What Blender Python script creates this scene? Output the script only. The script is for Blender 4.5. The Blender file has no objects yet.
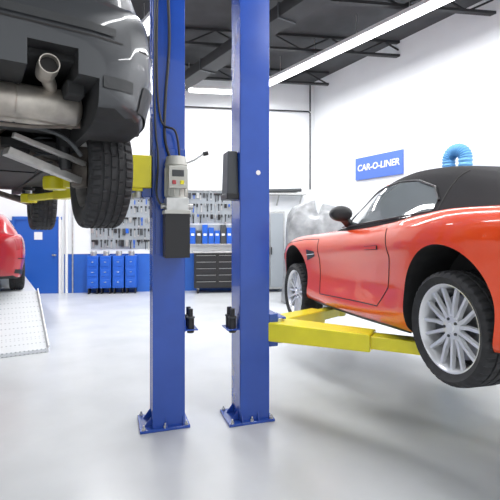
import bpy, bmesh, math, random
import numpy as np
from mathutils import Vector, Matrix, Euler
from mathutils.bvhtree import BVHTree
random.seed(4)
sc=bpy.context.scene
COL=sc.collection
# ------------------------------------------------------------------ materials
def M(name,c,rough=.5,metal=0.,coat=0.,emit=None,es=0.,var=0.,vscale=6.,bump=0.,bscale=40.,trans=0.,alpha=1.,spec=.5):
    m=bpy.data.materials.new(name); m.use_nodes=True
    nt=m.node_tree; b=nt.nodes['Principled BSDF']
    b.inputs['Base Color'].default_value=(*c,1); b.inputs['Roughness'].default_value=rough
    b.inputs['Metallic'].default_value=metal; b.inputs['Coat Weight'].default_value=coat
    b.inputs['Coat Roughness'].default_value=.02
    b.inputs['Specular IOR Level'].default_value=spec
    b.inputs['Transmission Weight'].default_value=trans; b.inputs['Alpha'].default_value=alpha
    if emit: b.inputs['Emission Color'].default_value=(*emit,1); b.inputs['Emission Strength'].default_value=es
    tc=nt.nodes.new('ShaderNodeTexCoord')
    if var>0:
        n=nt.nodes.new('ShaderNodeTexNoise'); n.inputs['Scale'].default_value=vscale; n.inputs['Detail'].default_value=6
        nt.links.new(tc.outputs['Object'],n.inputs['Vector'])
        r=nt.nodes.new('ShaderNodeValToRGB')
        r.color_ramp.elements[0].position=.3; r.color_ramp.elements[1].position=.7
        r.color_ramp.elements[0].color=(*[max(0,x*(1-var)) for x in c],1)
        r.color_ramp.elements[1].color=(*[min(1,x*(1+var)) for x in c],1)
        nt.links.new(n.outputs['Fac'],r.inputs['Fac']); nt.links.new(r.outputs['Color'],b.inputs['Base Color'])
    if bump>0:
        n=nt.nodes.new('ShaderNodeTexNoise'); n.inputs['Scale'].default_value=bscale; n.inputs['Detail'].default_value=4
        nt.links.new(tc.outputs['Object'],n.inputs['Vector'])
        bp=nt.nodes.new('ShaderNodeBump'); bp.inputs['Strength'].default_value=bump; bp.inputs['Distance'].default_value=.01
        nt.links.new(n.outputs['Fac'],bp.inputs['Height']); nt.links.new(bp.outputs['Normal'],b.inputs['Normal'])
    return m
mFloor=M('epoxy_floor',(.60,.615,.63),.26,var=.07,vscale=1.3,bump=.06,bscale=14,spec=.45)
mWall=M('wall_white',(.82,.84,.86),.7,var=.02,vscale=2)
mBlueW=M('wall_blue',(.02,.12,.50),.45,var=.05)
mCeil=M('ceiling_dark',(.055,.057,.06),.8,var=.15,vscale=3)
mJoist=M('joist_paint',(.022,.023,.025),.6)
mBlue=M('lift_blue',(.016,.07,.38),.22,coat=.4,var=.06,vscale=5)
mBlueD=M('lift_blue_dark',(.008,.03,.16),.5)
mYel=M('lift_yellow',(.78,.69,.015),.35,coat=.3,var=.06)
mBlk=M('black_plastic',(.015,.015,.017),.45)
mRub=M('rubber',(.022,.022,.024),.75,var=.3,vscale=20)
mGry=M('motor_grey',(.50,.50,.46),.45,var=.05)
mDG=M('dark_grey',(.05,.055,.06),.5)
mSteel=M('steel',(.55,.55,.54),.35,metal=.8,var=.15,vscale=12)
mMuf=M('muffler_metal',(.50,.46,.41),.42,metal=.75,var=.25,vscale=8,bump=.1)
mRust=M('underbody_metal',(.14,.12,.105),.6,metal=.4,var=.4,vscale=14,bump=.2)
mAlu=M('cast_aluminium',(.52,.51,.49),.45,metal=.6,var=.15,vscale=14)
mUnder=M('underbody_black',(.018,.018,.019),.7,var=.3,vscale=9)
mRed=M('orange_red_paint',(.74,.062,.007),.3,metal=.0,coat=.8,spec=.3)
mRed2=M('crimson_paint',(.40,.010,.018),.3,coat=.9)
mGreyP=M('graphite_paint',(.040,.043,.048),.35,metal=.2,coat=.6)
mClad=M('grey_cladding',(.024,.026,.028),.55,bump=.06,bscale=150)
mFab=M('soft_top_fabric',(.028,.027,.029),.9,bump=.3,bscale=300,spec=.2)
mGlass=M('car_glass',(.18,.20,.21),.03,coat=1.,spec=1.)
mGlassD=M('car_glass_dark',(.03,.035,.04),.04,coat=1.)
mRim=M('alloy_rim',(.72,.73,.75),.28,metal=.35,coat=.5)
mDisc=M('brake_disc',(.3,.3,.3),.35,metal=.9)
mSeam=M('seam_black',(.01,.008,.008),.6)
mTail=M('tail_lamp',(.35,.005,.01),.12,coat=1.)
mHead=M('head_lamp',(.65,.68,.72),.08,coat=1.)
mChr=M('chrome',(.85,.85,.86),.08,metal=1.)
mPeg=M('pegboard',(.34,.37,.40),.6,bump=.3,bscale=60)
mWht=M('white_paint',(.8,.8,.8),.4)
mBin=M('bin_blue',(.012,.11,.55),.4,var=.05)
mSheet=M('plastic_sheet',(.27,.28,.29),.3,var=.3,vscale=5,bump=.6,bscale=6)
mHose=M('hose_blue',(.10,.30,.55),.5)
mSign=M('sign_blue',(.08,.17,.58),.4)
mLamp=M('lamp_tube',(1,1,1),.5,emit=(1,1,1),es=6)
mDoor=M('door_blue',(.015,.10,.45),.4)
mRamp=M('ramp_steel',(.70,.72,.74),.4,metal=.1)
nt=mRamp.node_tree; b=nt.nodes['Principled BSDF']
tc=nt.nodes.new('ShaderNodeTexCoord'); w=nt.nodes.new('ShaderNodeTexVoronoi'); w.inputs['Scale'].default_value=20; w.inputs['Randomness'].default_value=.0
rp=nt.nodes.new('ShaderNodeValToRGB'); rp.color_ramp.elements[0].position=.15; rp.color_ramp.elements[1].position=.3
rp.color_ramp.elements[0].color=(.40,.42,.44,1); rp.color_ramp.elements[1].color=(.70,.72,.74,1)
nt.links.new(tc.outputs['Object'],w.inputs['Vector']); nt.links.new(w.outputs['Distance'],rp.inputs['Fac']); nt.links.new(rp.outputs['Color'],b.inputs['Base Color'])

# ------------------------------------------------------------------ mesh builder
def empty(name,loc=(0,0,0),rz=0.,rx=0.,ry=0.):
    e=bpy.data.objects.new(name,None); COL.objects.link(e)
    e.empty_display_size=.2
    e.location=loc; e.rotation_euler=(rx,ry,rz); return e
class MB:
    def __init__(s): s.v=[];s.f=[];s.m=[];s.mats=[]
    def mi(s,m):
        if m not in s.mats: s.mats.append(m)
        return s.mats.index(m)
    def add(s,vs,fs,m):
        o=len(s.v); s.v+= [tuple(v) for v in vs]; i=s.mi(m)
        for f in fs: s.f.append(tuple(o+k for k in f)); s.m.append(i)
    def box(s,c,d,m,rz=0.,R=None,taper=1.):
        c=Vector(c); R=R or Matrix.Rotation(rz,3,'Z')
        vs=[]
        for z in (-.5,.5):
            k=1. if z<0 else taper
            for x,y in ((-.5,-.5),(.5,-.5),(.5,.5),(-.5,.5)):
                vs.append(c+R@Vector((x*d[0]*k,y*d[1]*k,z*d[2])))
        s.add(vs,[(3,2,1,0),(4,5,6,7),(0,1,5,4),(1,2,6,5),(2,3,7,6),(3,0,4,7)],m)
    def beam(s,p0,p1,w,h,m,w1=None,h1=None):
        p0=Vector(p0);p1=Vector(p1);d=(p1-p0).normalized()
        side=d.cross(Vector((0,0,1)))
        if side.length<.01: side=Vector((1,0,0))
        side.normalize(); up=side.cross(d); w1=w1 or w; h1=h1 or h
        vs=[p0+side*a*w/2+up*b_*h/2 for a,b_ in((-1,-1),(1,-1),(1,1),(-1,1))]+[p1+side*a*w1/2+up*b_*h1/2 for a,b_ in((-1,-1),(1,-1),(1,1),(-1,1))]
        s.add(vs,[(3,2,1,0),(4,5,6,7),(0,1,5,4),(1,2,6,5),(2,3,7,6),(3,0,4,7)],m)
    def cyl(s,p0,p1,r,m,r1=None,n=20):
        p0=Vector(p0);p1=Vector(p1); r1=r if r1 is None else r1
        q=(p1-p0).to_track_quat('Z','Y')
        vs=[]
        for p,rr in((p0,r),(p1,r1)):
            for i in range(n):
                a=2*math.pi*i/n; vs.append(p+q@Vector((rr*math.cos(a),rr*math.sin(a),0)))
        fs=[(i,(i+1)%n,n+(i+1)%n,n+i) for i in range(n)]+[tuple(range(n-1,-1,-1)),tuple(range(n,2*n))]
        s.add(vs,fs,m)
    def tube(s,pts,r,m,n=10,closed=False,rf=None):
        pts=[Vector(p) for p in pts]; N=len(pts); vs=[]
        up=Vector((.13,.2,1)).normalized()
        for i,p in enumerate(pts):
            a=pts[(i-1)%N] if (closed or i>0) else p
            c=pts[(i+1)%N] if (closed or i<N-1) else p
            t=(c-a).normalized()
            u=up-t*up.dot(t)
            if u.length<1e-3: u=t.orthogonal()
            u.normalize(); up=u; w_=t.cross(u)
            rr=r if rf is None else rf(i)
            for k in range(n):
                an=2*math.pi*k/n; vs.append(p+u*rr*math.cos(an)+w_*rr*math.sin(an))
        fs=[]
        for i in range(N if closed else N-1):
            j=(i+1)%N
            for k in range(n): fs.append((i*n+k,i*n+(k+1)%n,j*n+(k+1)%n,j*n+k))
        if not closed: fs+= [tuple(range(n-1,-1,-1)),tuple(range((N-1)*n,N*n))]
        s.add(vs,fs,m)
    def lathe(s,prof,c,m,n=48,axis='y',closed=False):
        c=Vector(c); vs=[];P=len(prof)
        for i in range(n):
            a=2*math.pi*i/n
            for r,h in prof:
                if axis=='y': vs.append(c+Vector((r*math.cos(a),h,r*math.sin(a))))
                elif axis=='x': vs.append(c+Vector((h,r*math.cos(a),r*math.sin(a))))
                else: vs.append(c+Vector((r*math.cos(a),r*math.sin(a),h)))
        fs=[]
        for i in range(n):
            j=(i+1)%n
            for k in range(P if closed else P-1):
                l=(k+1)%P; fs.append((i*P+k,i*P+l,j*P+l,j*P+k))
        s.add(vs,fs,m)
    def obj(s,name,parent=None,bevel=0.,sm=35,loc=None,rz=0.):
        me=bpy.data.meshes.new(name); me.from_pydata(s.v,[],s.f)
        for m in s.mats: me.materials.append(m)
        me.polygons.foreach_set('material_index',s.m)
        bm=bmesh.new(); bm.from_mesh(me); bmesh.ops.recalc_face_normals(bm,faces=bm.faces); bm.to_mesh(me); bm.free()
        me.shade_smooth(); me.set_sharp_from_angle(angle=math.radians(sm))
        o=bpy.data.objects.new(name,me); COL.objects.link(o)
        if loc: o.location=loc
        o.rotation_euler[2]=rz
        if parent: o.parent=parent
        if bevel>0:
            md=o.modifiers.new('bevel','BEVEL'); md.width=bevel; md.segments=2; md.limit_method='ANGLE'; md.angle_limit=math.radians(40)
            md.harden_normals=False
        return o
def pchip(xs,ys,x):
    xs=np.array(xs,float);ys=np.array(ys,float)
    h=np.diff(xs);d=np.diff(ys)/h;m=np.zeros(len(xs));m[0]=d[0];m[-1]=d[-1]
    for i in range(1,len(xs)-1):
        m[i]=0 if d[i-1]*d[i]<=0 else 2*d[i-1]*d[i]/(d[i-1]+d[i])
    i=int(np.clip(np.searchsorted(xs,x)-1,0,len(xs)-2)); t=(x-xs[i])/h[i]
    return float((2*t**3-3*t*t+1)*ys[i]+(t**3-2*t*t+t)*h[i]*m[i]+(-2*t**3+3*t*t)*ys[i+1]+(t**3-t*t)*h[i]*m[i+1])
def catmull(P,k=4):
    out=[]
    Q=[P[0]]+list(P)+[P[-1]]
    for i in range(1,len(Q)-2):
        a,b_,c,d=[np.array(q,float) for q in Q[i-1:i+3]]
        for j in range(k):
            t=j/k; out.append(.5*((2*b_)+(-a+c)*t+(2*a-5*b_+4*c-d)*t*t+(-a+3*b_-3*c+d)*t**3))
    out.append(np.array(P[-1],float)); return out
def loft(rows,secf,n,mat):
    rows=sorted(rows,key=lambda r:r[0]); xs=[r[0] for r in rows]
    mb=MB(); rings=[]
    samp=set(np.linspace(xs[0],xs[-1],n))|set(xs)
    for x in sorted(samp):
        prm=[pchip(xs,[r[k] for r in rows],x) for k in range(1,len(rows[0]))]
        half=secf(x,prm)
        ring=[(x,y,z) for y,z in half]+[(x,-y,z) for y,z in reversed(half[1:-1])]
        rings.append(ring)
    L=len(rings[0]); vs=[v for r in rings for v in r]; fs=[]
    for i in range(len(rings)-1):
        for k in range(L): fs.append((i*L+k,i*L+(k+1)%L,(i+1)*L+(k+1)%L,(i+1)*L+k))
    fs+=[tuple(range(L-1,-1,-1)),tuple(range((len(rings)-1)*L,len(rings)*L))]
    mb.add(vs,fs,mat); return mb
def bvh_of(objs):
    vs=[];fs=[]
    for o in objs:
        k=len(vs); vs+=[v.co.copy() for v in o.data.vertices]; fs+=[[k+i for i in p.vertices] for p in o.data.polygons]
    return BVHTree.FromPolygons(vs,fs)
def hit(bvh,o,d,off):
    r=bvh.ray_cast(Vector(o),Vector(d))
    if r[0] is None: return None
    return r[0]-Vector(d)*off
def side_patch(mb,bvh,s,xs,zt,zb,mat,nx=24,nz=8,off=.005):
    vs=[]
    for i in range(nx+1):
        x=xs[0]+(xs[-1]-xs[0])*i/nx
        a=float(np.interp(x,*zt)); b_=float(np.interp(x,*zb))
        for j in range(nz+1):
            z=b_+(a-b_)*j/nz; h=hit(bvh,(x,3*s,z),(0,-s,0),off)
            if h is None: return
            vs.append(h)
    mb.add(vs,[(i*(nz+1)+j,(i+1)*(nz+1)+j,(i+1)*(nz+1)+j+1,i*(nz+1)+j+1) for i in range(nx) for j in range(nz)],mat)
def side_line(mb,bvh,s,pts,r,mat,off=0.,k=8,closed=False):
    out=[]
    P=pts+([pts[0]] if closed else [])
    for i in range(len(P)-1):
        for j in range(k):
            t=j/k;x=P[i][0]*(1-t)+P[i+1][0]*t;z=P[i][1]*(1-t)+P[i+1][1]*t
            h=hit(bvh,(x,3*s,z),(0,-s,0),off)
            if h: out.append(h)
    if not closed:
        h=hit(bvh,(P[-1][0],3*s,P[-1][1]),(0,-s,0),off)
        if h: out.append(h)
    if len(out)>2: mb.tube(out,r,mat,n=6,closed=closed)
def gen_patch(mb,bvh,grid,d,mat,off=.005):
    vs=[]; nx=len(grid); nz=len(grid[0])
    for row in grid:
        for o in row:
            h=hit(bvh,o,d,off)
            if h is None: return
            vs.append(h)
    mb.add(vs,[(i*nz+j,(i+1)*nz+j,(i+1)*nz+j+1,i*nz+j+1) for i in range(nx-1) for j in range(nz-1)],mat)
def boolean(o,cut):
    md=o.modifiers.new('b','BOOLEAN'); md.operation='DIFFERENCE'; md.solver='EXACT'; md.object=cut
    bpy.context.view_layer.update()
    dg=bpy.context.evaluated_depsgraph_get()
    new=bpy.data.meshes.new_from_object(o.evaluated_get(dg)); o.modifiers.clear(); o.data=new
    bpy.data.objects.remove(cut,do_unlink=True)
    new.shade_smooth(); new.set_sharp_from_angle(angle=math.radians(35))

# ------------------------------------------------------------------ wheels
def tyre(parent,name,loc,R,w,rr,chunky=False):
    n=240; hw=w/2
    prof=[(rr-.005,-hw*.86,0),(rr+.02,-hw*.95,0),(rr+(R-rr)*.5,-hw*1.04,0),(R-.03,-hw*.98,0),(R-.012,-hw*.90,1)]
    ng=4; gw=.006 if not chunky else .009
    edges=[(-hw*.86)+ (hw*1.72)*(k+1)/(ng+1) for k in range(ng)]
    prof.append((R-.004,-hw*.80,1))
    for k,e in enumerate(edges):
        prof+=[(R,e-gw-.001,2+k),(R-.009,e-gw,9),(R-.009,e+gw,9),(R,e+gw+.001,3+k)]
    prof+=[(R-.004,hw*.80,7),(R-.012,hw*.90,7),(R-.03,hw*.98,0),(rr+(R-rr)*.5,hw*1.04,0),(rr+.02,hw*.95,0),(rr-.005,hw*.86,0)]
    mb=MB(); vs=[];P=len(prof)
    dp=.012 if chunky else .008
    for i in range(n):
        a=2*math.pi*i/n
        for r,y,t in prof:
            q=r
            if t in(1,2,6,7) and (i%6)<2: q-=dp
            elif t in(3,4,5) and ((i+t*2)%8)<1: q-=dp*.7
            aa=a+ (.25*(abs(y)-hw*.5) if t in(1,2,6,7) else .35*y if t in (3,4,5) else 0)
            vs.append((q*math.cos(aa),y,q*math.sin(aa)))
    fs=[(i*P+k,i*P+k+1,((i+1)%n)*P+k+1,((i+1)%n)*P+k) for i in range(n) for k in range(P-1)]
    mb.add(vs,fs,mRub)
    return mb.obj(name,parent,sm=25,loc=loc)
def rim(parent,name,loc,rr,w,s,style='twin',mat=None):
    mat=mat or mRim; mb=MB(); hw=w/2
    o=s*hw*.86
    mb.lathe([(rr-.005,-o),(rr-.03,-o*.6),(rr-.035,o*.5),(rr-.022,o*.86),(rr-.012,o*.98),(rr+.006,o*1.03),(rr+.008,o*.9),(rr,o*.8),(rr,-o*.9)],(0,0,0),mat,n=64,closed=True)
    face=o*.78
    def spoke(a,da,w0,w1):
        ca,sa=math.cos(a),math.sin(a); vs=[]
        for r,y,ww,th,sh in((.045,face-.012*s,w0,.03,0),(rr*.5,face-.004*s,(w0+w1)*.45,.024,da*.5),(rr-.018,face+.004*s,w1,.02,da)):
            for du,dy in((-.5,-1),(.5,-1),(.36,0),(-.36,0)):
                u=du*ww+sh*r
                yy=y+dy*th*s
                vs.append((ca*r-sa*u,yy,sa*r+ca*u))
        fs=[(3,2,1,0),(8,9,10,11)]
        for q in(0,4):
            for k in range(4): fs.append((q+k,q+(k+1)%4,q+4+(k+1)%4,q+4+k))
        mb.add(vs,fs,mat)
    if style=='twin':
        for i in range(5):
            a=2*math.pi*i/5+.3
            spoke(a-.10,-.16,.036,.026); spoke(a+.10,.16,.036,.026)
            spoke(a+math.pi/5,.0,.032,.025)
    else:
        for i in range(7): spoke(2*math.pi*i/7,0,.06,.05)
    mb.lathe([(.001,face-.03*s),(.001,face+.006*s),(.03,face+.006*s),(.036,face-.002*s),(.068,face-.006*s),(.072,face-.035*s)],(0,0,0),mat,n=32)
    for i in range(5):
        a=2*math.pi*i/5; mb.cyl((.053*math.cos(a),face-.01*s,.053*math.sin(a)),(.053*math.cos(a),face+.004*s,.053*math.sin(a)),.009,mDG,n=8)
    mb.lathe([(.05,-.012*s),(rr*.72,-.012*s),(rr*.72,.014*s),(.05,.014*s)],(0,0,0),mDisc,n=48,closed=True)
    mb.cyl((0,-.06*s,0),(0,.05*s,0),.07,mDG,n=24)
    mb.box((rr*.55,-.0*s,.03),(.10,.09,.2),mDG)
    mb.lathe([(.001,-.05*s),(rr*.9,-.05*s)],(0,0,0),mUnder,n=32)
    return mb.obj(name,parent,sm=35,loc=loc)
def wheels(car,fx,rx,ty,z,R,w,rr,style,wr=None,rmat=None,zf=None,chunky=False):
    for nm,x,s in(('front_left',fx,1),('front_right',fx,-1),('rear_left',rx,1),('rear_right',rx,-1)):
        ww=(wr or w) if 'rear' in nm else w
        zz=zf if (zf is not None and 'front' in nm) else z
        e=empty('wheel_'+nm,(x,s*(ty-ww/2),zz)); e.parent=car
        tyre(e,'tyre_'+nm,(0,0,0),R,ww,rr,chunky); rim(e,'rim_'+nm,(0,0,0),rr,ww,s,style,rmat)

def body_sec(x,p):
    W,zb,zm,zsh,zc=p
    P=[(0,zb),(.5*W,zb),(.86*W,zb+.005),(.935*W,zb+.04),(.955*W,zb+(zm-zb)*.40),(.985*W,zb+(zm-zb)*.75),(W,zm),(.992*W,zm+(zsh-zm)*.45),(.965*W,zm+(zsh-zm)*.8),(.91*W,zsh),(.82*W,zsh+(zc-zsh)*.22),(.62*W,zsh+(zc-zsh)*.58),(.34*W,zsh+(zc-zsh)*.88),(0,zc)]
    return [tuple(q) for q in catmull(P,4)]
def sport_sec(x,p):
    # sculpted flank: crisp shoulder crease and tucked-in lower door
    W,zb,zm,zsh,zc=p
    k=max(0.,1-abs(x+.05)/1.0); k=k*k*(3-2*k); d=.035*k
    P=[(0,zb),(.5*W,zb),(.86*W,zb+.005),(.955*W,zb+.035),(.985*W-d*.3,zb+(zm-zb)*.25),(.975*W-d,zb+(zm-zb)*.62),(.985*W-d*.6,zm),(W,zm+(zsh-zm)*.42),(.975*W,zm+(zsh-zm)*.80),(.915*W,zsh),(.82*W,zsh+(zc-zsh)*.22),(.62*W,zsh+(zc-zsh)*.58),(.34*W,zsh+(zc-zsh)*.88),(0,zc)]
    return [tuple(q) for q in catmull(P,4)]
def body_build(name,car,rows,fx,rx,zc,R,wd,paint,n=110,extra=(),sec=body_sec):
    mb=loft(rows,sec,n,paint); mb.mi(mUnder)
    o=mb.obj(name,car,sm=50)
    for p in o.data.polygons:
        if p.normal.z<-.75 : p.material_index=1
    c=MB(); c.mi(paint)
    for x in(fx,rx):
        for s in(1,-1):
            c.cyl((x,s*(wd-.34),zc),(x,s*1.3,zc),R,mUnder,n=64)
    boolean(o,c.obj('cut',car))
    for (cc,dd) in extra:
        c=MB(); c.mi(paint); c.box(cc,dd,mUnder); boolean(o,c.obj('cut',car))
    return o
def interp_green(rows,sec,n,mat,name,car):
    return loft(rows,sec,n,mat).obj(name,car,sm=60)
def gh_sec(x,p):
    wb,wt,zb,zt=p
    k=zt-zb
    P=[(0,zb),(wb*.6,zb),(wb,zb),(wb*.93+wt*.07,zb+k*.2),(wb*.6+wt*.4,zb+k*.5),(wb*.22+wt*.78,zb+k*.78),(wt*.97,zb+k*.90),(wt*.82,zb+k*.965),(wt*.5,zb+k*.992),(0,zt)]
    return [tuple(q) for q in catmull(P,4)]

# ================================================================== ROOM
zC=5.86
A=Vector((-12,10.28));B=Vector((1.82,12.22));C=Vector((10.5,-3.0));D=Vector((-4.4,-3.0))
def slab(name,pts,z0,z1,m):
    mb=MB(); n=len(pts); mb.add([(p[0],p[1],z0) for p in pts]+[(p[0],p[1],z1) for p in pts],[tuple(range(n-1,-1,-1)),tuple(range(n,2*n))]+[(i,(i+1)%n,n+(i+1)%n,n+i) for i in range(n)],m)
    return mb.obj(name)
slab('floor',[A,B,C,D],-.1,0,mFloor)
slab('ceiling',[A,B,C,D],zC,zC+.1,mCeil)
def wall(name,a,b_,t,m):
    d=(b_-a).normalized(); nn=Vector((-d.y,d.x))*t
    return slab(name,[a,b_,b_+nn,a+nn],0,zC,m)
wall('wall_back',A,B,.15,mWall); wall('wall_right',B,C,.15,mWall); wall('wall_left',D,A,.15,mWall)
u=Vector((.99,.139,0)); nb=Vector((.139,-.99,0)); base=Vector((-4.85,11.285,0)); az=math.atan2(.139,.99)
def WP(s,off,z): return base+u*s+nb*off+Vector((0,0,z))
def wbox(mb,s0,s1,z0,z1,o0,o1,m): mb.box(WP((s0+s1)/2,(o0+o1)/2,(z0+z1)/2),(abs(s1-s0),abs(o1-o0),z1-z0),m,rz=az)
mb=MB(); wbox(mb,-.02,6.5,0,1.02,.003,.02,mBlueW); wbox(mb,-7,-1.28,0,1.9,.003,.02,mBlueW); wbox(mb,-.02,6.5,1.02,1.05,.003,.03,mWht); mb.obj('trim_wainscot')
# door
e=empty('door_1'); mb=MB(); wbox(mb,-1.22,-.14,0,1.92,.01,.05,mDoor); mb.obj('door_leaf',e,bevel=.005)
mb=MB(); wbox(mb,-1.28,-1.22,0,2.0,.005,.08,mBlueW);wbox(mb,-.14,-.08,0,2.0,.005,.08,mWht);wbox(mb,-1.28,-.08,1.92,2.0,.005,.08,mBlueW)
wbox(mb,-.3,-.2,.98,1.02,.08,.11,mSteel); mb.cyl(WP(-.22,.05,1.),WP(-.22,.11,1.),.02,mSteel); wbox(mb,-.75,-.55,1.4,1.6,.05,.055,mWht); mb.obj('door_frame',e)
e=empty('wall_conduit'); mb=MB()
mb.cyl(WP(.05,.06,0),WP(.05,.06,3.),.035,mWht); mb.cyl(WP(.2,.05,0),WP(.2,.05,5.8),.02,mSteel)
mb.tube([WP(3.0,.06,5.0),WP(6.0,.06,5.0),WP(6.55,.06,5.0),WP(6.6,.08,4.95),WP(6.6,.08,2.8)],.02,mBlk,n=8); mb.tube([WP(-3,.06,5.0),WP(3.0,.06,5.0)],.02,mBlk); mb.cyl(WP(6.6,.08,5.0),WP(6.6,.08,5.8),.02,mBlk)
mb.obj('conduit_pipes',e)
# pegboards with tools
def tools(mb,s0,s1,z0,z1,n,seed,rowsn=5):
    rnd=random.Random(seed); cols=int(n)
    for r in range(rowsn):
        zt=z1-.06-(z1-z0)*r/rowsn
        for c in range(cols):
            s=s0+.06+(s1-s0-.12)*(c+rnd.uniform(-.2,.2))/(cols-1); k=rnd.choice('whsdpw'); L=(z1-z0)/rowsn*rnd.uniform(.5,.85)
            m=rnd.choice([mSteel,mDG,mBlk,mBin,mSteel,mBlk,mDG])
            mb.cyl(WP(s,.02,zt+.02),WP(s,.06,zt+.02),.006,mSteel,n=6)
            if k=='w':
                wbox(mb,s-.012,s+.012,zt-L,zt,.03,.045,mSteel if c%2 else mDG); mb.cyl(WP(s,.028,zt-.02),WP(s,.05,zt-.02),.028,mDG,n=10); mb.cyl(WP(s,.028,zt-L),WP(s,.05,zt-L),.024,mSteel,n=10)
            elif k=='h':
                wbox(mb,s-.012,s+.012,zt-L,zt,.03,.05,m); wbox(mb,s-.05,s+.05,zt-.05,zt,.025,.06,mBlk)
            elif k=='s':
                mb.cyl(WP(s,.045,zt-L),WP(s,.045,zt-L*.4),.007,mSteel,n=6); mb.cyl(WP(s,.045,zt-L*.4),WP(s,.045,zt),.02,m,n=8)
            elif k=='d':
                wbox(mb,s-.035,s+.035,zt-L*.7,zt,.02,.08,m)
            else:
                mb.beam(WP(s-.02,.04,zt),WP(s+.01,.04,zt-L),.018,.02,m); mb.beam(WP(s+.02,.04,zt),WP(s-.01,.04,zt-L),.018,.02,m)
for (s0,s1,z0,z1,n,sd) in((.65,2.9,1.15,2.65,23,2),(3.0,4.85,1.85,2.72,19,5)):
    e=empty('tool_pegboard'); mb=MB(); wbox(mb,s0,s1,z0,z1,.003,.02,mPeg); wbox(mb,s0-.02,s1+.02,z1,z1+.04,.003,.05,mSteel); mb.obj('board',e)
    mb=MB(); tools(mb,s0,s1,z0,z1,n,sd,5 if z0<1.5 else 3); mb.obj('hand_tools',e)
e=empty('parts_bin_rack')
mb=MB()
for i in range(4):
    s=.62+i*.32
    wbox(mb,s,s+.28,.15,.98,.03,.35,mBin)
    for k in range(3): wbox(mb,s+.03,s+.25,.2+.26*k,.22+.26*k+.16,.35,.37,mBin); wbox(mb,s+.11,s+.17,.30+.26*k,.315+.26*k,.37,.39,mSteel)
    wbox(mb,s+.02,s+.05,0,.15,.05,.33,mBlk);wbox(mb,s+.23,s+.26,0,.15,.05,.33,mBlk)
    mb.cyl(WP(s+.14,.2,.98),WP(s+.14,.2,1.10),.08,mSteel,n=14)
mb.obj('bins',e,bevel=.008)
e=empty('storage_bin_row')
mb=MB()
wbox(mb,3.05,4.75,1.25,1.28,.02,.2,mSteel); wbox(mb,3.05,4.75,1.28,1.80,.003,.02,mPeg)
for i in range(10):
    s=3.08+i*.165
    wbox(mb,s,s+.145,1.28,1.80-(i%3)*.08,.03,.16,mBin if i%4!=2 else mDG); wbox(mb,s+.03,s+.115,1.5,1.56,.16,.165,mWht)
mb.obj('bins',e,bevel=.006)
e=empty('tool_chest'); mb=MB()
wbox(mb,3.35,4.55,.14,1.05,.05,.62,mBlk); wbox(mb,3.33,4.57,1.05,1.09,.03,.64,mSteel)
mb.obj('cabinet',e,bevel=.01); mb=MB()
for r in range(5):
    for c in range(2):
        s=3.38+c*.585; z=.18+r*.17; wbox(mb,s,s+.56,z,z+.15,.62,.635,mBlk); wbox(mb,s+.03,s+.53,z+.125,z+.133,.635,.655,mSteel)
for s in(3.45,4.45):
    for o in(.12,.55): mb.cyl(WP(s-.02,o,.07),WP(s+.02,o,.07),.07,mRub,n=16); wbox(mb,s-.03,s+.03,.1,.15,o-.04,o+.04,mSteel)
mb.obj('drawers_and_casters',e)
e=empty('storage_cabinet'); mb=MB()
wbox(mb,4.95,5.75,.08,2.15,.05,.6,mSteel); wbox(mb,4.99,5.34,.14,2.1,.6,.62,mPeg); wbox(mb,5.36,5.71,.14,2.1,.6,.62,mPeg)
wbox(mb,5.30,5.33,1.0,1.2,.62,.65,mBlk);wbox(mb,5.37,5.40,1.0,1.2,.62,.65,mBlk)
for s in(5.,5.7):
    for o in(.1,.55): wbox(mb,s-.03,s+.03,0,.08,o-.03,o+.03,mBlk)
mb.obj('cabinet_body',e,bevel=.008)
e=empty('wall_shelf'); mb=MB()
wbox(mb,4.95,6.4,2.62,2.66,.02,.4,mSteel)
for s in(5.0,5.65,6.3): mb.beam(WP(s,.02,2.35),WP(s,.36,2.62),.03,.03,mSteel)
mb.tube([WP(5.0,.2,2.72),WP(6.3,.25,2.76)],.05,mDG); mb.tube([WP(5.1,.1,2.72),WP(6.2,.12,2.72)],.05,mWht)
mb.obj('shelf_and_tubes',e)
# draped machine
e=empty('covered_machine',(1.55,9.6,0),rz=-.3)
mb=MB(); rnd=random.Random(8); N=64
ph=[rnd.uniform(0,6) for _ in range(6)]
lv=[(0.02,1.05),(.5,1.0),(1.1,.97),(1.5,.93),(1.8,.86),(1.98,.72),(2.08,.45),(2.12,.15)]
vs=[]
for li in range(29):
    t=li/28*(len(lv)-1); i=min(int(t),len(lv)-2); f=t-i; z=lv[i][0]*(1-f)+lv[i+1][0]*f; k=lv[i][1]*(1-f)+lv[i+1][1]*f
    for j in range(N):
        a=2*math.pi*j/N; sq=1/max(abs(math.cos(a)),abs(math.sin(a)))**.6
        fold=1+.07*math.sin(9*a+ph[0]+z)+.045*math.sin(17*a+ph[1]-2*z)
        zz=z+ (.12*math.sin(2*a+ph[2])+.08*math.sin(3*a+ph[3]))*min(1,z/1.5)
        vs.append((.75*k*sq*fold*math.cos(a),.42*k*sq*fold*math.sin(a),max(zz,.01)))
fs=[(i*N+j,i*N+(j+1)%N,(i+1)*N+(j+1)%N,(i+1)*N+j) for i in range(28) for j in range(N)]+[tuple(range(28*N,29*N)),tuple(range(N-1,-1,-1))]
mb.add(vs,fs,mSheet); mb.obj('plastic_cover',e,sm=80)
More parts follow.
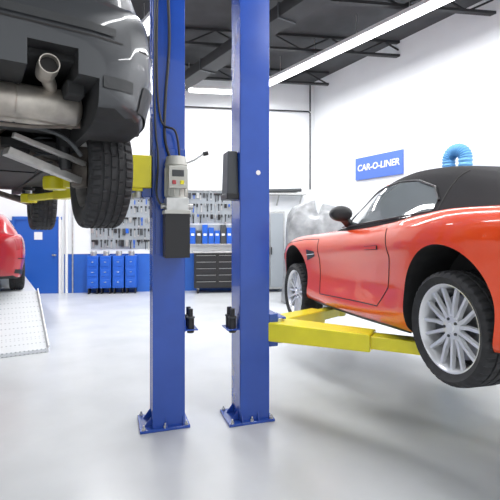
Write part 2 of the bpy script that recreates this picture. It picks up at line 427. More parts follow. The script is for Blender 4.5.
# sign
ew=Vector((.4953,-.8687,0)); ang=math.atan2(ew.y,ew.x)
nr=Vector((-.8687,-.4953,0)); sc0=B.to_3d()+ew*2.44; sc0.z=3.15
e=empty('wall_sign',sc0+nr*.03,rz=ang)
mb=MB(); mb.box((0,0,0),(1.46,.04,.54),mSign); mb.obj('sign_panel',e,bevel=.005)
cu=bpy.data.curves.new('sign_text','FONT'); cu.body='CAR-O-LINER'; cu.align_x='CENTER'; cu.align_y='CENTER'; cu.size=.215; cu.extrude=.004; cu.offset=.004; cu.shear=.1
to=bpy.data.objects.new('sign_text',cu); COL.objects.link(to); to.parent=e; to.location=(0,-.026,.01); to.rotation_euler=(math.pi/2,0,0); cu.materials.append(mWht)
hp=Vector((3.85,8.0,0)); e=empty('fume_extractor',hp,rz=ang)
mb=MB(); mb.box((0,0,.62),(.7,.5,1.0),mGry); mb.box((0,-.26,.9),(.4,.02,.25),mDG)
for x in(-.28,.28):
    for y in(-.2,.2): mb.cyl((x-.02,y,.06),(x+.02,y,.06),.06,mRub); mb.box((x,y,.1),(.05,.05,.06),mSteel)
mb.obj('unit',e,bevel=.015)
mb=MB(); pts=[]
for i in range(60): pts.append((-.17,0,1.1+1.85*i/60))
for i in range(31): a=math.pi-math.pi*i/30; pts.append((.17*math.cos(a),0,2.95+.17*math.sin(a)))
for i in range(1,30): pts.append((.17,0,2.95-1.2*i/30))
mb.tube(pts,.1,mHose,n=20,rf=lambda i:.125 if i%2 else .105); mb.obj('hose',e,sm=20)
# ceiling joists
e=empty('ceiling_joists')
mb=MB()
for k in range(7):
    off=.8+k*2.0
    p1=WP(6.4+off*.62,off,zC-.03); p0=WP(-6+off*.6,off,zC-.03)
    dn=Vector((0,0,-.30)); mb.beam(p0,p1,.09,.05,mJoist); mb.beam(p0+dn,p1+dn,.10,.05,mJoist)
    L=(p1-p0).length; n=int(L/.6); d=(p1-p0)/n
    for i in range(n):
        a=p0+d*i; c=p0+d*(i+1)
        mb.beam(a if i%2 else a+dn,c+dn if i%2 else c,.03,.03,mJoist)
mb.obj('joists',e)
dr=Vector((.561,-.828,0))
e=empty('ceiling_duct'); mb=MB()
p=Vector((-1.9,11.0,5.3)); mb.box(p+dr*5.5,(11,.35,.22),mJoist,rz=math.atan2(dr.y,dr.x))
for i in range(8): q=p+dr*(i*1.4+.3); mb.box(q,(.04,.39,.26),mDG,rz=math.atan2(dr.y,dr.x))
mb.obj('duct',e)
# light rows
def light_row(name,start,L,power,d=dr,z=5.30,wd=.20):
    e=empty(name); rz=math.atan2(d.y,d.x)
    mb=MB(); s=Vector((*start,z)); c=s+d*L/2
    mb.box(c+Vector((0,0,.08)),(L,.26,.07),mWht,rz=rz)
    for k in range(int(L/1.2)+1):
        q=s+d*min(k*1.2+.02,L-.02); mb.cyl(q+Vector((0,0,.1)),q+Vector((0,0,zC-z)),.008,mSteel,n=6)
    mb.obj('housing',e)
    mb=MB(); mb.box(c+Vector((0,0,.02)),(L-.04,wd,.05),mLamp,rz=rz)
    mb.obj('diffuser',e,bevel=.01)
    la=bpy.data.lights.new(name+'_area','AREA'); la.shape='RECTANGLE'; la.size=L; la.size_y=wd; la.energy=power; la.color=(.98,.99,1)
    lo=bpy.data.objects.new('tube_light',la); COL.objects.link(lo); lo.location=c+Vector((0,0,-.015)); lo.rotation_euler=(0,0,rz); lo.parent=e
light_row('added_fill_strip',(.05,11.42),12.5,370)
light_row('added_fill_strip',(-4.0,11.0),13.5,395)
light_row('added_fill_strip',(-7.6,10.2),11.5,280)
light_row('added_fill_strip',(4.1,5.6),7.5,150)  # added fill row out of view, brightens the floor around the sports car
p=WP(3.2,.9,0); light_row('added_fill_strip',(p.x,p.y),1.3,30,d=u,z=5.15)
wd=bpy.data.worlds.new('world'); sc.world=wd; wd.use_nodes=True
wd.node_tree.nodes['Background'].inputs[0].default_value=(.93,.97,1,1); wd.node_tree.nodes['Background'].inputs[1].default_value=1.1

# ================================================================== LIFTS
th=math.radians(18); hL=Vector((-math.sin(th),math.cos(th),0)); rL=Vector((math.cos(th),math.sin(th),0))
def column(mb,p,face,H=4.2,w=.262):
    p=Vector((*p,0)); r=rL*face; rz=th
    R=Matrix.Rotation(rz,3,'Z'); t=.012
    mid=p+Vector((0,0,H/2))
    mb.box(mid-r*(w/2-t/2),(t,w,H),mBlue,R=R)
    for sg in(1,-1):
        mb.box(mid+hL*sg*(w/2-t/2),(w,t,H),mBlue,R=R)
        mb.box(mid+r*(w/2-t/2)+hL*sg*(w/2-.045),(t,.075,H),mBlue,R=R)
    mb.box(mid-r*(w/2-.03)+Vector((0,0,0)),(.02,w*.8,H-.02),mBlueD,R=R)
    mb.cyl(p+r*.03+Vector((0,0,.05)),p+r*.03+Vector((0,0,H-.3)),.04,mBlk)
    mb.box(p+Vector((0,0,H+.01)),(w+.04,w+.04,.03),mBlue,R=R)
    mb.box(p-rL*.03+Vector((0,0,.011)),(.40,.33,.022),mBlue,R=R)
    for sg in(1,-1):
        for q in(-.12,.02):
            a=p+r*q+hL*sg*w/2
            o=hL*sg
            vs=[a+Vector((0,0,.02)),a+o*.04+Vector((0,0,.02)),a+Vector((0,0,.10))]; vv=[v+r*.01 for v in vs]
            mb.add(vs+vv,[(0,1,2),(5,4,3),(0,3,4,1),(1,4,5,2),(2,5,3,0)],mBlue)
    a=p-rL*w/2
    for sg in(-.08,.08):
        o=-rL; vs=[a+hL*sg+Vector((0,0,.02)),a+hL*sg+o*.06+Vector((0,0,.02)),a+hL*sg+Vector((0,0,.10))]; vv=[v+hL*.01 for v in vs]
        mb.add(vs+vv,[(0,1,2),(5,4,3),(0,3,4,1),(1,4,5,2),(2,5,3,0)],mBlue)
    for x in(-.20,-.03,.14):
        for y in(-.148,.148):
            b0=p+rL*x+hL*y; mb.cyl(b0+Vector((0,0,.02)),b0+Vector((0,0,.038)),.016,mSteel,n=6); mb.cyl(b0+Vector((0,0,.03)),b0+Vector((0,0,.06)),.008,mSteel,n=8)
def carriage(mb,p,face,z,H=.45):
    p=Vector((*p,0)); r=rL*face; R=Matrix.Rotation(th,3,'Z')
    mb.box(p+r*.07+Vector((0,0,z+.12)),(.13,.18,H+.4),mBlueD,R=R)
    mb.box(p+r*.175+Vector((0,0,z+.0)),(.08,.24,.28),mBlue,R=R)
    mb.box(p+r*.23+Vector((0,0,z+.095)),(.13,.22,.02),mBlue,R=R); mb.box(p+r*.23+Vector((0,0,z-.095)),(.13,.22,.02),mBlue,R=R)
def arm(mb,p,face,z,pad,ztop,sg,w=.20,h=.15):
    a=Vector((*p,z))+rL*face*.24+hL*sg*.07; b_=Vector((*pad,z)); d=(b_-a).normalized(); L=(b_-a).length
    mb.cyl(a+Vector((0,0,-.11)),a+Vector((0,0,.11)),.045,mSteel)
    mb.beam(a-d*.04,a+d*L*.66,w,h,mYel,w1=w*.85,h1=h*.85)
    mb.beam(a+d*L*.5,b_+d*.08,w*.62,h*.62,mYel)
    mb.cyl(b_+Vector((0,0,.03)),b_+Vector((0,0,ztop-z-.02)),.035,mSteel); mb.cyl(b_+Vector((0,0,ztop-z-.03)),Vector((*pad,ztop)),.065,mBlk)
    mb.cyl(b_-Vector((0,0,.05)),b_+Vector((0,0,.05)),.085,mYel)
def adapters(mb,p,sgn):
    p=Vector((*p,0))+rL*sgn*.185-hL*.04; R=Matrix.Rotation(th,3,'Z')
    mb.box(p+Vector((0,0,.79)),(.11,.2,.012),mBlue,R=R); mb.box(p-rL*sgn*.055+Vector((0,0,.83)),(.012,.2,.10),mBlue,R=R)
    for q in(-.05,.05):
        b0=p+hL*q; mb.cyl(b0+Vector((0,0,.76)),b0+Vector((0,0,.88)),.030,mBlk); mb.cyl(b0+Vector((0,0,.88)),b0+Vector((0,0,.96)),.020,mBlk); mb.cyl(b0+Vector((0,0,.88)),b0+Vector((0,0,.895)),.036,mDG)
c1=(.0,3.74); c2=(3.05,4.76)
e=empty('two_post_vehicle_lift')
mb=MB(); column(mb,c1,1); column(mb,c2,-1); mb.obj('columns',e,bevel=.004)
mb=MB(); carriage(mb,c1,1,.76); carriage(mb,c2,-1,.76); mb.obj('carriages',e,bevel=.006)
mb=MB(); zt=.885
arm(mb,c1,1,.75,(1.33,3.17),zt,-1,w=.26,h=.16); arm(mb,c1,1,.75,(.95,4.66),zt-.03,1); arm(mb,c2,-1,.75,(2.51,3.50),zt,-1); arm(mb,c2,-1,.75,(2.15,4.96),zt-.03,1)
mb.obj('swing_arms',e,bevel=.008)
mb=MB(); adapters(mb,c1,-1)
p=Vector((*c1,0))-rL*.18
mb.box(p+Vector((0,0,2.08)),(.10,.2,.40),mDG,rz=th,taper=.82); mb.box(p+Vector((0,0,1.90)),(.11,.21,.05),mBlk,rz=th)
mb.obj('lock_cover_and_adapters',e,bevel=.01)
mb=MB(); pc=Vector((*c1,0))-hL*.132; mb.cyl(pc+rL*.03+Vector((0,0,2.1)),pc+rL*.03-hL*.003+Vector((0,0,2.1)),.02,mWht)
mb.obj('label',e)
d1=(-.70,3.62); d2=(-3.8,2.4)
e=empty('two_post_vehicle_lift')
mb=MB(); column(mb,d1,-1); column(mb,d2,1); mb.obj('columns',e,bevel=.004)
mb=MB(); carriage(mb,d1,-1,2.02); carriage(mb,d2,1,2.02); mb.obj('carriages',e,bevel=.006)
mb=MB(); zt=2.10
for pp,f,pd,sg_ in((d1,-1,(-2.50,4.86),1),(d1,-1,(-1.52,3.35),-1),(d2,1,(-3.50,4.21),1),(d2,1,(-2.52,2.70),-1)): arm(mb,pp,f,1.98,pd,zt,sg_,w=.15,h=.11)
R=Matrix.Rotation(th,3,'Z'); q=Vector((*d1,2.08))-rL*.22-hL*.06; mb.box(q,(.16,.20,.26),mYel,R=R)
mb.obj('swing_arms',e,bevel=.008)
mb=MB(); adapters(mb,d1,1); mb.obj('adapters',e,bevel=.004)
mb=MB(); P0=Vector((*d1,0))-hL*.131+rL*.01
def pz(x,y,z): return P0+rL*x-hL*y+Vector((0,0,z))
mb.box(pz(.0,.02,1.85),(.24,.03,.85),mBlue,R=R)
mb.cyl(pz(.03,.13,1.86),pz(.03,.13,2.12),.085,mGry,n=28); mb.cyl(pz(.03,.13,2.12),pz(.03,.13,2.19),.09,mGry,r1=.075,n=28)
for i in range(12):
    a=2*math.pi*i/12; c=pz(.03,.13,1.99)+Vector((math.cos(a),math.sin(a),0))*.087; mb.box(c,(.012,.006,.22),mGry,rz=a)
mb.box(pz(.03,.19,2.02),(.14,.09,.17),mGry,R=R); mb.box(pz(.03,.237,2.05),(.09,.006,.05),mDG,R=R); mb.box(pz(.0,.237,1.98),(.03,.012,.03),mRed2,R=R); mb.box(pz(.06,.237,1.98),(.03,.012,.03),mYel,R=R)
mb.box(pz(.03,.13,1.81),(.17,.17,.11),mSteel,R=R); mb.cyl(pz(-.09,.15,1.80),pz(.16,.15,1.80),.022,mSteel)
mb.box(pz(.03,.13,1.575),(.19,.17,.35),mBlk,R=R)
mb.box(pz(.03,.13,1.755),(.20,.18,.03),mGry,R=R)
mb.tube([pz(.10,.14,2.14),pz(.17,.15,2.17),pz(.24,.16,2.22)],.008,mSteel); mb.cyl(pz(.24,.16,2.22),pz(.28,.16,2.23),.018,mBlk)
mb.obj('power_unit',e,bevel=.006)
mb=MB()
def cv(P,k=8): return [tuple(x) for x in catmull(P,k)]
mb.tube(cv([pz(0,.1,2.15),pz(-.05,.06,2.35),pz(-.04,.03,2.7),pz(-.01,.025,3.2),pz(-.05,.03,4.1)]),.012,mBlk)
mb.tube(cv([pz(.06,.12,2.18),pz(.03,.09,2.4),pz(-.08,.05,2.5),pz(-.11,.03,3.0),pz(-.09,.03,4.1)]),.009,mBlk)
mb.tube(cv([pz(-.08,.15,1.80),pz(-.12,.12,1.9),pz(-.10,.05,2.2),pz(-.125,.03,2.6),pz(-.12,.02,4.1)]),.008,mDG)
mb.obj('hoses',e)

# ================================================================== SPORTS CAR
pitch=math.radians(1.8)
car=empty('sports_car_convertible',(1.735,4.10,.745),rz=math.radians(104.1)); car.rotation_euler=(0,pitch,math.radians(104.1))
rows=[#x,W,zb,zm,zsh,zc
(-2.32,.50,.42,.55,.66,.70),(-2.29,.66,.36,.56,.76,.82),(-2.2,.79,.27,.57,.84,.905),(-2.0,.885,.19,.60,.895,.95),(-1.7,.94,.15,.63,.935,.975),(-1.35,.962,.13,.64,.95,.995),
(-1.0,.952,.12,.62,.93,.99),(-.6,.922,.11,.60,.895,.97),(-.1,.905,.10,.58,.87,.95),(.35,.90,.10,.57,.86,.95),(.7,.905,.11,.57,.85,.945),(1.0,.92,.12,.58,.845,.92),(1.31,.935,.13,.585,.83,.885),
(1.6,.915,.14,.56,.785,.83),(1.85,.85,.15,.50,.70,.75),(2.02,.74,.17,.44,.61,.655),(2.1,.60,.20,.40,.53,.57),(2.15,.40,.26,.38,.46,.48)]
body=body_build('body',car,rows,1.31,-1.33,.345,.395,.94,mRed,sec=sport_sec)
gro=[(-1.80,.50,.30,.88,.96),(-1.62,.66,.40,.88,1.04),(-1.37,.74,.46,.88,1.18),(-1.07,.775,.50,.87,1.285),(-.77,.785,.52,.86,1.345),(-.47,.785,.525,.86,1.365),(-.22,.78,.525,.86,1.345),(-.07,.775,.525,.86,1.31),(.15,.765,.54,.86,1.18),(.40,.74,.56,.86,1.02),(.60,.70,.56,.87,.93)]
roof=interp_green(gro,gh_sec,70,mFab,'soft_top',car)
bb=bvh_of([body]); bg=bvh_of([roof])
mb=MB()
zt=([-1.05,-.92,-.67,-.42,-.17,-.02,.18,.35,.48],[1.03,1.15,1.235,1.26,1.245,1.21,1.105,1.005,.93]); zbm=([-1.05,-.6,0,.48],[.955,.935,.91,.90])
for s in(1,-1):
    side_patch(mb,bg,s,(-1.03,.46),zt,zbm,mGlass,nx=40,nz=8,off=.006)
    side_line(mb,bg,s,[(-1.04,1.04),(-.92,1.15),(-.67,1.235),(-.42,1.26),(-.17,1.245),(-.02,1.21),(.18,1.105),(.35,1.005),(.48,.93)],.011,mBlk,off=.006)
    side_line(mb,bg,s,[(.23,.91),(.26,1.05)],.01,mBlk,off=.006)
    side_line(mb,bg,s,[(-1.03,.965),(-.6,.945),(0,.92),(.46,.915)],.009,mBlk,off=.006)
g=[[(x,y,3) for y in np.linspace(-1,1,21)*(.50+(.58-.50)*((x+.09)/.6))] for x in np.linspace(-.06,.52,14)]
gen_patch(mb,bg,g,(0,0,-1),mGlassD,off=.005)
g=[[(x,y,3) for y in np.linspace(-.33,.33,11)] for x in np.linspace(-1.62,-1.27,8)]
gen_patch(mb,bg,g,(0,0,-1),mGlassD,off=.005)
mb.obj('windows',car,sm=60)
mb=MB()
for s in(1,-1):
    side_line(mb,bg,s,[(-1.08,.97),(-1.06,1.10),(-1.06,1.20),(-1.07,1.25)],.006,mSeam)
    side_line(mb,bg,s,[(-.05,1.275),(.13,1.18),(.33,1.06),(.53,.96)],.022,mRed,off=-.012)
    side_line(mb,bb,s,[(.62,.80),(.60,.6),(.62,.35),(.60,.23)],.0045,mSeam)
    side_line(mb,bb,s,[(-.70,.86),(-.76,.65),(-.70,.42),(-.54,.26),(.60,.23)],.0045,mSeam)
    side_line(mb,bb,s,[(-.88,.125),(0,.115),(.9,.125)],.018,mBlk,off=-.006)
    side_line(mb,bb,s,[(.62,.80),(1.0,.80),(1.5,.765),(1.9,.62)],.004,mSeam)
    side_patch(mb,bb,s,(.70,.90),([.70,.90],[.67,.69]),([.70,.90],[.62,.57]),mBlk,nx=8,nz=3,off=.003)
    side_line(mb,bb,s,[(.70,.645),(.90,.63)],.005,mChr,off=.004)
    side_patch(mb,bb,s,(-.60,-.38),([-.60,-.38],[.735,.725]),([-.60,-.38],[.700,.695]),mBlk,nx=6,nz=2,off=.002)
    side_patch(mb,bb,s,(-.59,-.39),([-.60,-.38],[.731,.722]),([-.60,-.38],[.704,.699]),mRed,nx=6,nz=2,off=.008)
    side_patch(mb,bb,s,(-2.22,-1.98),([-2.22,-1.98],[.80,.79]),([-2.22,-1.98],[.70,.76]),mTail,nx=10,nz=3,off=.004)
    side_patch(mb,bb,s,(-2.1,-1.98),([-2.1,-1.98],[.50,.50]),([-2.1,-1.98],[.47,.47]),mTail,nx=4,nz=2,off=.004)
    side_patch(mb,bb,s,(1.62,1.95),([1.62,1.95],[.75,.61]),([1.62,1.95],[.66,.52]),mHead,nx=10,nz=4,off=.004)
g=[[(-4,y,z) for z in np.linspace(.72,.79,4)] for y in np.linspace(-.7,-.25,10)]
gen_patch(mb,bb,g,(1,0,0),mTail,off=.004)
g=[[(-4,-y,z) for z in np.linspace(.72,.79,4)] for y in np.linspace(-.7,-.25,10)]
gen_patch(mb,bb,g,(1,0,0),mTail,off=.004)
g=[[(-4,y,z) for z in np.linspace(.52,.64,4)] for y in np.linspace(-.24,.24,6)]
gen_patch(mb,bb,g,(1,0,0),mBlk,off=.004)
g=[[(4,y,z) for z in np.linspace(.36,.46,5)] for y in np.linspace(-.36,.36,8)]
gen_patch(mb,bb,g,(-1,0,0),mBlk,off=.004)
for y in(-.06,.06): mb.cyl((-2.36,y,.36),(-2.1,y,.36),.05,mChr)
mb.obj('trim_details',car,sm=40)
mb=MB()
for s in(1,-1):
    c=Vector((.10,s*.875,1.03)); vs=[];n=16;mm=10
    for i in range(mm+1):
        ph_=math.pi*i/mm
        for j in range(n):
            a=2*math.pi*j/n; x=.085*math.cos(ph_)*(1.3 if math.cos(ph_)>0 else .5); rr_=math.sin(ph_)**.6
            vs.append(c+Vector((x,.11*rr_*math.cos(a),.075*rr_*math.sin(a))))
    mb.add(vs,[(i*n+j,i*n+(j+1)%n,(i+1)*n+(j+1)%n,(i+1)*n+j) for i in range(mm) for j in range(n)],mBlk)
    mb.beam((.20,s*.74,.93),(.13,s*.84,.99),.08,.04,mBlk)
mb.obj('mirrors',car,sm=60)
mb=MB(); mb.box((0,0,.125),(2.0,1.2,.05),mUnder)
for s in(1,-1): 
    mb.beam((.9,s*.62,.12),(-.9,s*.62,.12),.08,.06,mUnder)
    for x in(1.31,-1.33): mb.beam((x+.02,s*.2,.28),(x,s*.74,.22),.09,.04,mRust); mb.beam((x-.15,s*.25,.30),(x-.03,s*.72,.23),.05,.03,mAlu); mb.cyl((x,s*.62,.24),(x-.02,s*.58,.60),.035,mDG)
mb.tube([(-2.2,.0,.25),(-1.0,.1,.2),(.5,.0,.16)],.035,mRust)
mb.obj('underbody',car)
wheels(car,1.31,-1.34,.925,.235,.345,.255,.27,'twin',wr=.285,zf=.175)

# ================================================================== SUV
suv=empty('suv',(-2.51,3.78,1.72),rz=math.radians(123))
rows=[(-2.36,.55,.62,.80,.92,.98),(-2.33,.74,.52,.78,1.0,1.06),(-2.24,.88,.46,.74,1.06,1.12),(-2.05,.945,.43,.72,1.08,1.13),(-1.45,.965,.42,.72,1.08,1.13),(-.5,.965,.40,.72,1.07,1.12),(.8,.965,.40,.72,1.06,1.12),(1.45,.96,.42,.72,1.02,1.09),(1.9,.93,.44,.70,.98,1.04),(2.2,.85,.46,.68,.93,.98),(2.33,.68,.50,.66,.86,.9),(2.37,.5,.55,.66,.8,.84)]
sb=body_build('body',suv,rows,1.45,-1.45,.38,.43,.97,mGreyP,extra=[((-2.1,0,.42),(1.0,1.16,.44)),((-1.1,0,.36),(1.6,1.04,.32)),((-2.2,-.37,.66),(.8,.22,.20)),((-2.2,.37,.66),(.8,.22,.20))])
gro=[(-2.24,.80,.66,.95,1.10),(-2.17,.85,.67,.95,1.45),(-2.0,.875,.67,.95,1.66),(-1.7,.89,.68,1.0,1.73),(-.5,.90,.69,1.0,1.77),(.2,.89,.68,1.0,1.74),(.5,.88,.68,1.0,1.62),(.9,.86,.70,1.0,1.3),(1.15,.82,.7,1.0,1.08)]
sg=interp_green(gro,gh_sec,50,mGreyP,'cabin',suv)
bs=bvh_of([sb]); bsg=bvh_of([sg])
mb=MB()
for s in(1,-1):
    side_patch(mb,bsg,s,(-1.95,-1.1),([-2,-1.1],[1.5,1.6]),([-2,-1.1],[1.2,1.17]),mGlassD,off=.006)
    side_patch(mb,bsg,s,(-1.05,-.2),([-1.1,-.2],[1.6,1.62]),([-1.1,-.2],[1.17,1.15]),mGlassD,off=.006)
    side_patch(mb,bsg,s,(-.15,.75),([-.15,.4,.75],[1.62,1.5,1.28]),([-.1,.75],[1.15,1.13]),mGlassD,off=.006)
    g=[[(-4,s*y,z) for z in np.linspace(1.16,1.42,6)] for y in np.linspace(.66,.74,4)]
    gen_patch(mb,bsg,g,(1,0,0),mTail,off=.008)
g=[[(-4,y,z) for z in np.linspace(1.18,1.5,6)] for y in np.linspace(-.6,.6,12)]
gen_patch(mb,bsg,g,(1,0,0),mGlassD,off=.006)
g=[[(4,y,z) for z in np.linspace(1.15,1.6,8)] for y in np.linspace(-.6,.6,12)]
gen_patch(mb,bsg,g,(-1,0,0),mGlassD,off=.006)
mb.obj('windows_and_tail_lamps',suv,sm=60)
mb=MB()
for s in(1,-1):
    side_patch(mb,bs,s,(-2.28,-1.93),([-2.3,-1.9],[.66,.66]),([-2.3,-1.9],[.52,.46]),mClad,nx=12,nz=4,off=.012)
    side_patch(mb,bs,s,(-.98,.98),([-1,1],[.58,.58]),([-1,1],[.44,.44]),mClad,nx=12,nz=4,off=.012)
    for cx in(-1.45,1.45):
        pts=[]
        for i in range(25):
            a=math.radians(-2+184*i/24); h=hit(bs,(cx+.46*math.cos(a),3*s,.38+.46*math.sin(a)),(0,-s,0),.003)
            if h: pts.append(h)
        if len(pts)>3: mb.tube(pts,.028,mClad,n=8)
    side_line(mb,bs,s,[(-2.3,.84),(-2.1,.86),(-1.88,.84)],.004,mSeam)
    side_line(mb,bs,s,[(-2.24,.86),(-2.22,1.04)],.004,mSeam)
    g=[[(-4,s*y,z) for z in np.linspace(.60,.66,3)] for y in np.linspace(.60,.76,5)]
    gen_patch(mb,bs,g,(1,0,0),mClad,off=.008)
    side_line(mb,bs,s,[(-1.0,1.05),(-1.0,.62)],.004,mSeam); side_line(mb,bs,s,[(-.1,1.05),(-.1,.48)],.004,mSeam); side_line(mb,bs,s,[(.85,1.05),(.9,.5)],.004,mSeam)
g=[[(-4,y,z) for z in np.linspace(.835,.843,2)] for y in np.linspace(-.7,.7,30)]
gen_patch(mb,bs,g,(1,0,0),mSeam,off=.003)
g=[[(-4,y,z) for z in np.linspace(.86,.90,3)] for y in np.linspace(-.66,.66,30)]
gen_patch(mb,bs,g,(1,0,0),mClad,off=.012)
g=[[(4,y,z) for z in np.linspace(.6,.8,5)] for y in np.linspace(-.4,.4,10)]
gen_patch(mb,bs,g,(-1,0,0),mBlk,off=.008)
mb.obj('trim_details',suv,sm=50)
mb=MB()
mb.box((0,0,.44),(3.0,1.3,.06),mUnder)
for s in(1,-1):
    mb.beam((2.0,s*.55,.42),(-.9,s*.60,.42),.10,.08,mUnder); mb.beam((-.9,s*.60,.44),(-1.6,s*.5,.62),.09,.08,mUnder); mb.beam((-1.6,s*.5,.62),(-2.2,s*.5,.62),.09,.08,mUnder)
mb.box((-1.8,0,.75),(.9,1.1,.05),mUnder)
mb.obj('frame',suv,bevel=.01)
mb=MB()
prof=[(0,-.52),(.06,-.52),(.105,-.50),(.118,-.48),(.118,-.2),(.113,-.19),(.118,-.18),(.118,.18),(.113,.19),(.118,.2),(.118,.48),(.105,.5),(.06,.52),(0,.52)]
mb.lathe(prof,(0,0,0),mMuf,n=40)
mb.v=[(x*1.2-1.95,y-.05,z*.85+.565) for x,y,z in mb.v]
for s in(1,-1):
    mb.tube(cv([(-1.95,s*.40,.60),(-2.05,s*.40,.64),(-2.15,s*.37,.675),(-2.27,s*.36,.68)],6),.034,mMuf,n=16)
    mb.lathe([(.047,-2.31),(.05,-2.24),(.044,-2.14),(.040,-2.14),(.042,-2.31)],(0,s*.36,.68),mMuf,axis='x',n=28,closed=True)
    mb.cyl((-2.275,s*.36,.68),(-2.265,s*.36,.68),.041,mSeam)
    mb.tube(cv([(-1.85,s*.30,.55),(-1.6,s*.28,.58),(-1.4,s*.18,.52),(-1.0,s*.12,.42),(0,s*.12,.38)],6),.034,mMuf,n=14)
mb.tube([(-1.98,-.56,.70),(-1.98,-.56,.47),(-1.98,-.3,.44),(-1.9,.3,.44),(-1.9,.56,.50),(-1.9,.56,.70)],.01,mRust)
mb.obj('exhaust',suv,sm=50)
mb=MB()
def blob(c,r,m):
    vs=[];n=20;k=12
    for i in range(k+1):
        p_=math.pi*i/k
        for j in range(n):
            a=2*math.pi*j/n; vs.append((c[0]+r[0]*math.sin(p_)*math.cos(a),c[1]+r[1]*math.sin(p_)*math.sin(a),c[2]+r[2]*math.cos(p_)))
    mb.add(vs,[(i*n+j,i*n+(j+1)%n,(i+1)*n+(j+1)%n,(i+1)*n+j) for i in range(k) for j in range(n)],m)
blob((-1.45,0,.42),(.19,.14,.13),mRust); mb.cyl((-1.45,-.2,.42),(-1.45,.2,.42),.075,mRust)
mb.cyl((-1.28,0,.42),(.6,0,.40),.035,mDG)
for s in(1,-1):
    mb.tube([(-1.45,s*.18,.41),(-1.45,s*.30,.40),(-1.45,s*.62,.30)],.02,mRust); mb.cyl((-1.45,s*.24,.41),(-1.45,s*.36,.385),.05,mBlk,r1=.03)
    mb.beam((-1.62,s*.22,.36),(-1.50,s*.66,.22),.10,.045,mAlu,w1=.06); mb.beam((-1.25,s*.30,.38),(-1.42,s*.66,.23),.07,.04,mRust)
    mb.beam((-1.72,s*.25,.44),(-1.55,s*.68,.33),.035,.03,mAlu); mb.beam((-.85,s*.5,.40),(-1.38,s*.68,.26),.06,.07,mRust)
    mb.beam((-1.50,s*.66,.18),(-1.46,s*.68,.45),.10,.06,mRust)
    mb.cyl((-1.56,s*.56,.28),(-1.56,s*.52,.75),.028,mDG); mb.cyl((-1.56,s*.56,.28),(-1.56,s*.54,.5),.038,mBlk)
    mb.tube([(-1.44+.06*math.cos(t*.5),s*.44+.06*math.sin(t*.5),.30+.0042*t) for t in range(90)],.008,mDG,n=6)
    mb.beam((1.3,s*.25,.36),(1.44,s*.66,.24),.10,.05,mRust); mb.cyl((1.45,s*.2,.36),(1.45,s*.64,.3),.02,mDG); mb.cyl((1.45,s*.62,.25),(1.44,s*.58,.75),.035,mDG)
mb.tube(cv([(-1.75,-.62,.35),(-1.78,-.4,.48),(-1.78,.4,.48),(-1.75,.62,.35)]),.013,mDG)
mb.beam((-1.25,-.5,.47),(-1.25,.5,.47),.10,.08,mUnder); mb.beam((-1.70,-.5,.52),(-1.70,.5,.52),.10,.08,mUnder)
mb.box((-.75,.25,.40),(.7,.6,.2),mUnder); mb.box((.9,0,.36),(.9,.5,.12),mUnder)
mb.obj('suspension',suv,bevel=.004)
wheels(suv,1.45,-1.45,.93,.28,.375,.265,.235,'seven',rmat=mSteel,chunky=True)

# ================================================================== ALIGNMENT RACK + RED CAR
ra=math.radians(121); O=(-5.44,8.11,.63)
e=empty('alignment_rack',(O[0],O[1],0),rz=ra)
mb=MB()
for y in(-.80,.80):
    mb.box((.4,y,.56),(4.5,.64,.14),mRamp)
    for x in(-1.6,2.4): mb.box((x,y,.245),(.3,.5,.49),mBlue)
    x0,x1=-3.45,-1.85; z0,z1=.05,.63; w2=.34
    vs=[(x0,y-w2,0),(x0,y+w2,0),(x0,y-w2,z0),(x0,y+w2,z0),(x1,y-w2,0.0),(x1,y+w2,0.0),(x1,y-w2,z1),(x1,y+w2,z1)]
    mb.add(vs,[(0,1,3,2),(2,3,7,6),(4,6,7,5),(0,2,6,4),(1,5,7,3),(0,4,5,1)],mRamp)
    for sgn in(-1,1): mb.beam((x0,y+sgn*w2,z0+.02),(x1,y+sgn*w2,z1+.02),.02,.05,mWht)
mb.obj('runways',e,bevel=.004)
hb=empty('hatchback_car',(O[0]+.20,O[1]-.15,O[2]),rz=ra)
rows=[(-2.02,.55,.40,.60,.80,.86),(-1.98,.70,.32,.60,.88,.93),(-1.88,.81,.25,.60,.92,.97),(-1.6,.865,.22,.60,.93,.98),(-1.3,.88,.2,.6,.93,.98),(-.3,.875,.18,.58,.90,.97),(.7,.87,.18,.58,.88,.95),(1.3,.87,.2,.58,.84,.90),(1.7,.83,.22,.55,.76,.82),(1.95,.7,.26,.52,.68,.72),(2.05,.45,.34,.5,.6,.62)]
b2=body_build('body',hb,rows,1.28,-1.28,.32,.36,.87,mRed2,n=60)
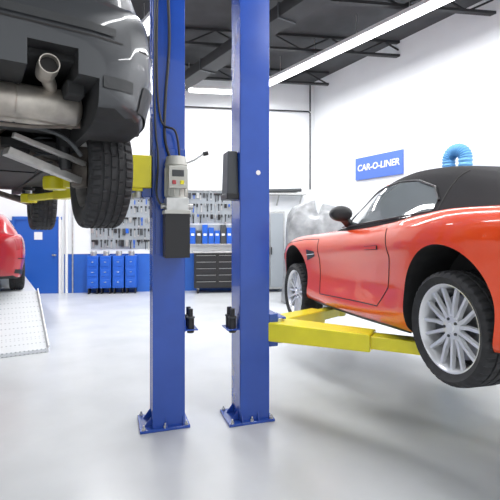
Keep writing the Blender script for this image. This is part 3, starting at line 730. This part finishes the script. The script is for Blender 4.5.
gro=[(-1.86,.70,.50,.88,1.0),(-1.7,.76,.55,.88,1.16),(-1.4,.78,.57,.88,1.26),(-.9,.79,.58,.87,1.32),(-.3,.79,.58,.87,1.34),(.1,.78,.57,.87,1.30),(.5,.77,.57,.87,1.1),(.85,.74,.57,.86,.93)]
g2=interp_green(gro,gh_sec,40,mRed2,'cabin',hb); B2=bvh_of([b2]); G2=bvh_of([g2])
mb=MB()
for s in(1,-1):
    side_patch(mb,G2,s,(-1.5,-.5),([-1.5,-.9,-.5],[1.08,1.22,1.24]),([-1.5,-.5],[.98,.96]),mGlassD,off=.005)
    side_patch(mb,G2,s,(-.45,.55),([-.45,0,.55],[1.24,1.22,1.0]),([-.5,.55],[.96,.93]),mGlassD,off=.005)
    side_patch(mb,B2,s,(-1.97,-1.72),([-2,-1.7],[.86,.88]),([-2,-1.7],[.68,.74]),mTail,nx=8,nz=4,off=.005)
    side_line(mb,B2,s,[(-.45,.9),(-.45,.3)],.004,mSeam)
    side_line(mb,B2,s,[(-1.95,.56),(-1.66,.54)],.008,mSeam)
    side_patch(mb,B2,s,(-1.96,-1.70),([-2,-1.7],[.40,.36]),([-2,-1.7],[.34,.28]),mBlk,nx=8,nz=3,off=.006)
g=[[(-4,y,z) for z in np.linspace(1.02,1.2,6)] for y in np.linspace(-.45,.45,12)]
gen_patch(mb,G2,g,(1,0,0),mGlassD,off=.006)
g=[[(-4,y,z) for z in np.linspace(.5,.62,4)] for y in np.linspace(-.25,.25,6)]
gen_patch(mb,B2,g,(1,0,0),mWht,off=.006)
g=[[(-4,y,z) for z in np.linspace(.36,.42,4)] for y in np.linspace(-.5,.5,12)]
gen_patch(mb,B2,g,(1,0,0),mBlk,off=.006)
mb.obj('windows_and_lamps',hb,sm=60)
wheels(hb,1.28,-1.28,.86,.32,.32,.21,.215,'seven')

# ================================================================== CAMERA
cd=bpy.data.cameras.new('camera'); co=bpy.data.objects.new('camera',cd); COL.objects.link(co)
co.location=(0,0,1.6); co.rotation_euler=(math.pi/2,0,0); cd.sensor_width=36; cd.lens=36*430/500; cd.shift_y=-.036; cd.clip_start=.05
sc.camera=co
sc.view_settings.view_transform='Standard'; sc.view_settings.exposure=0
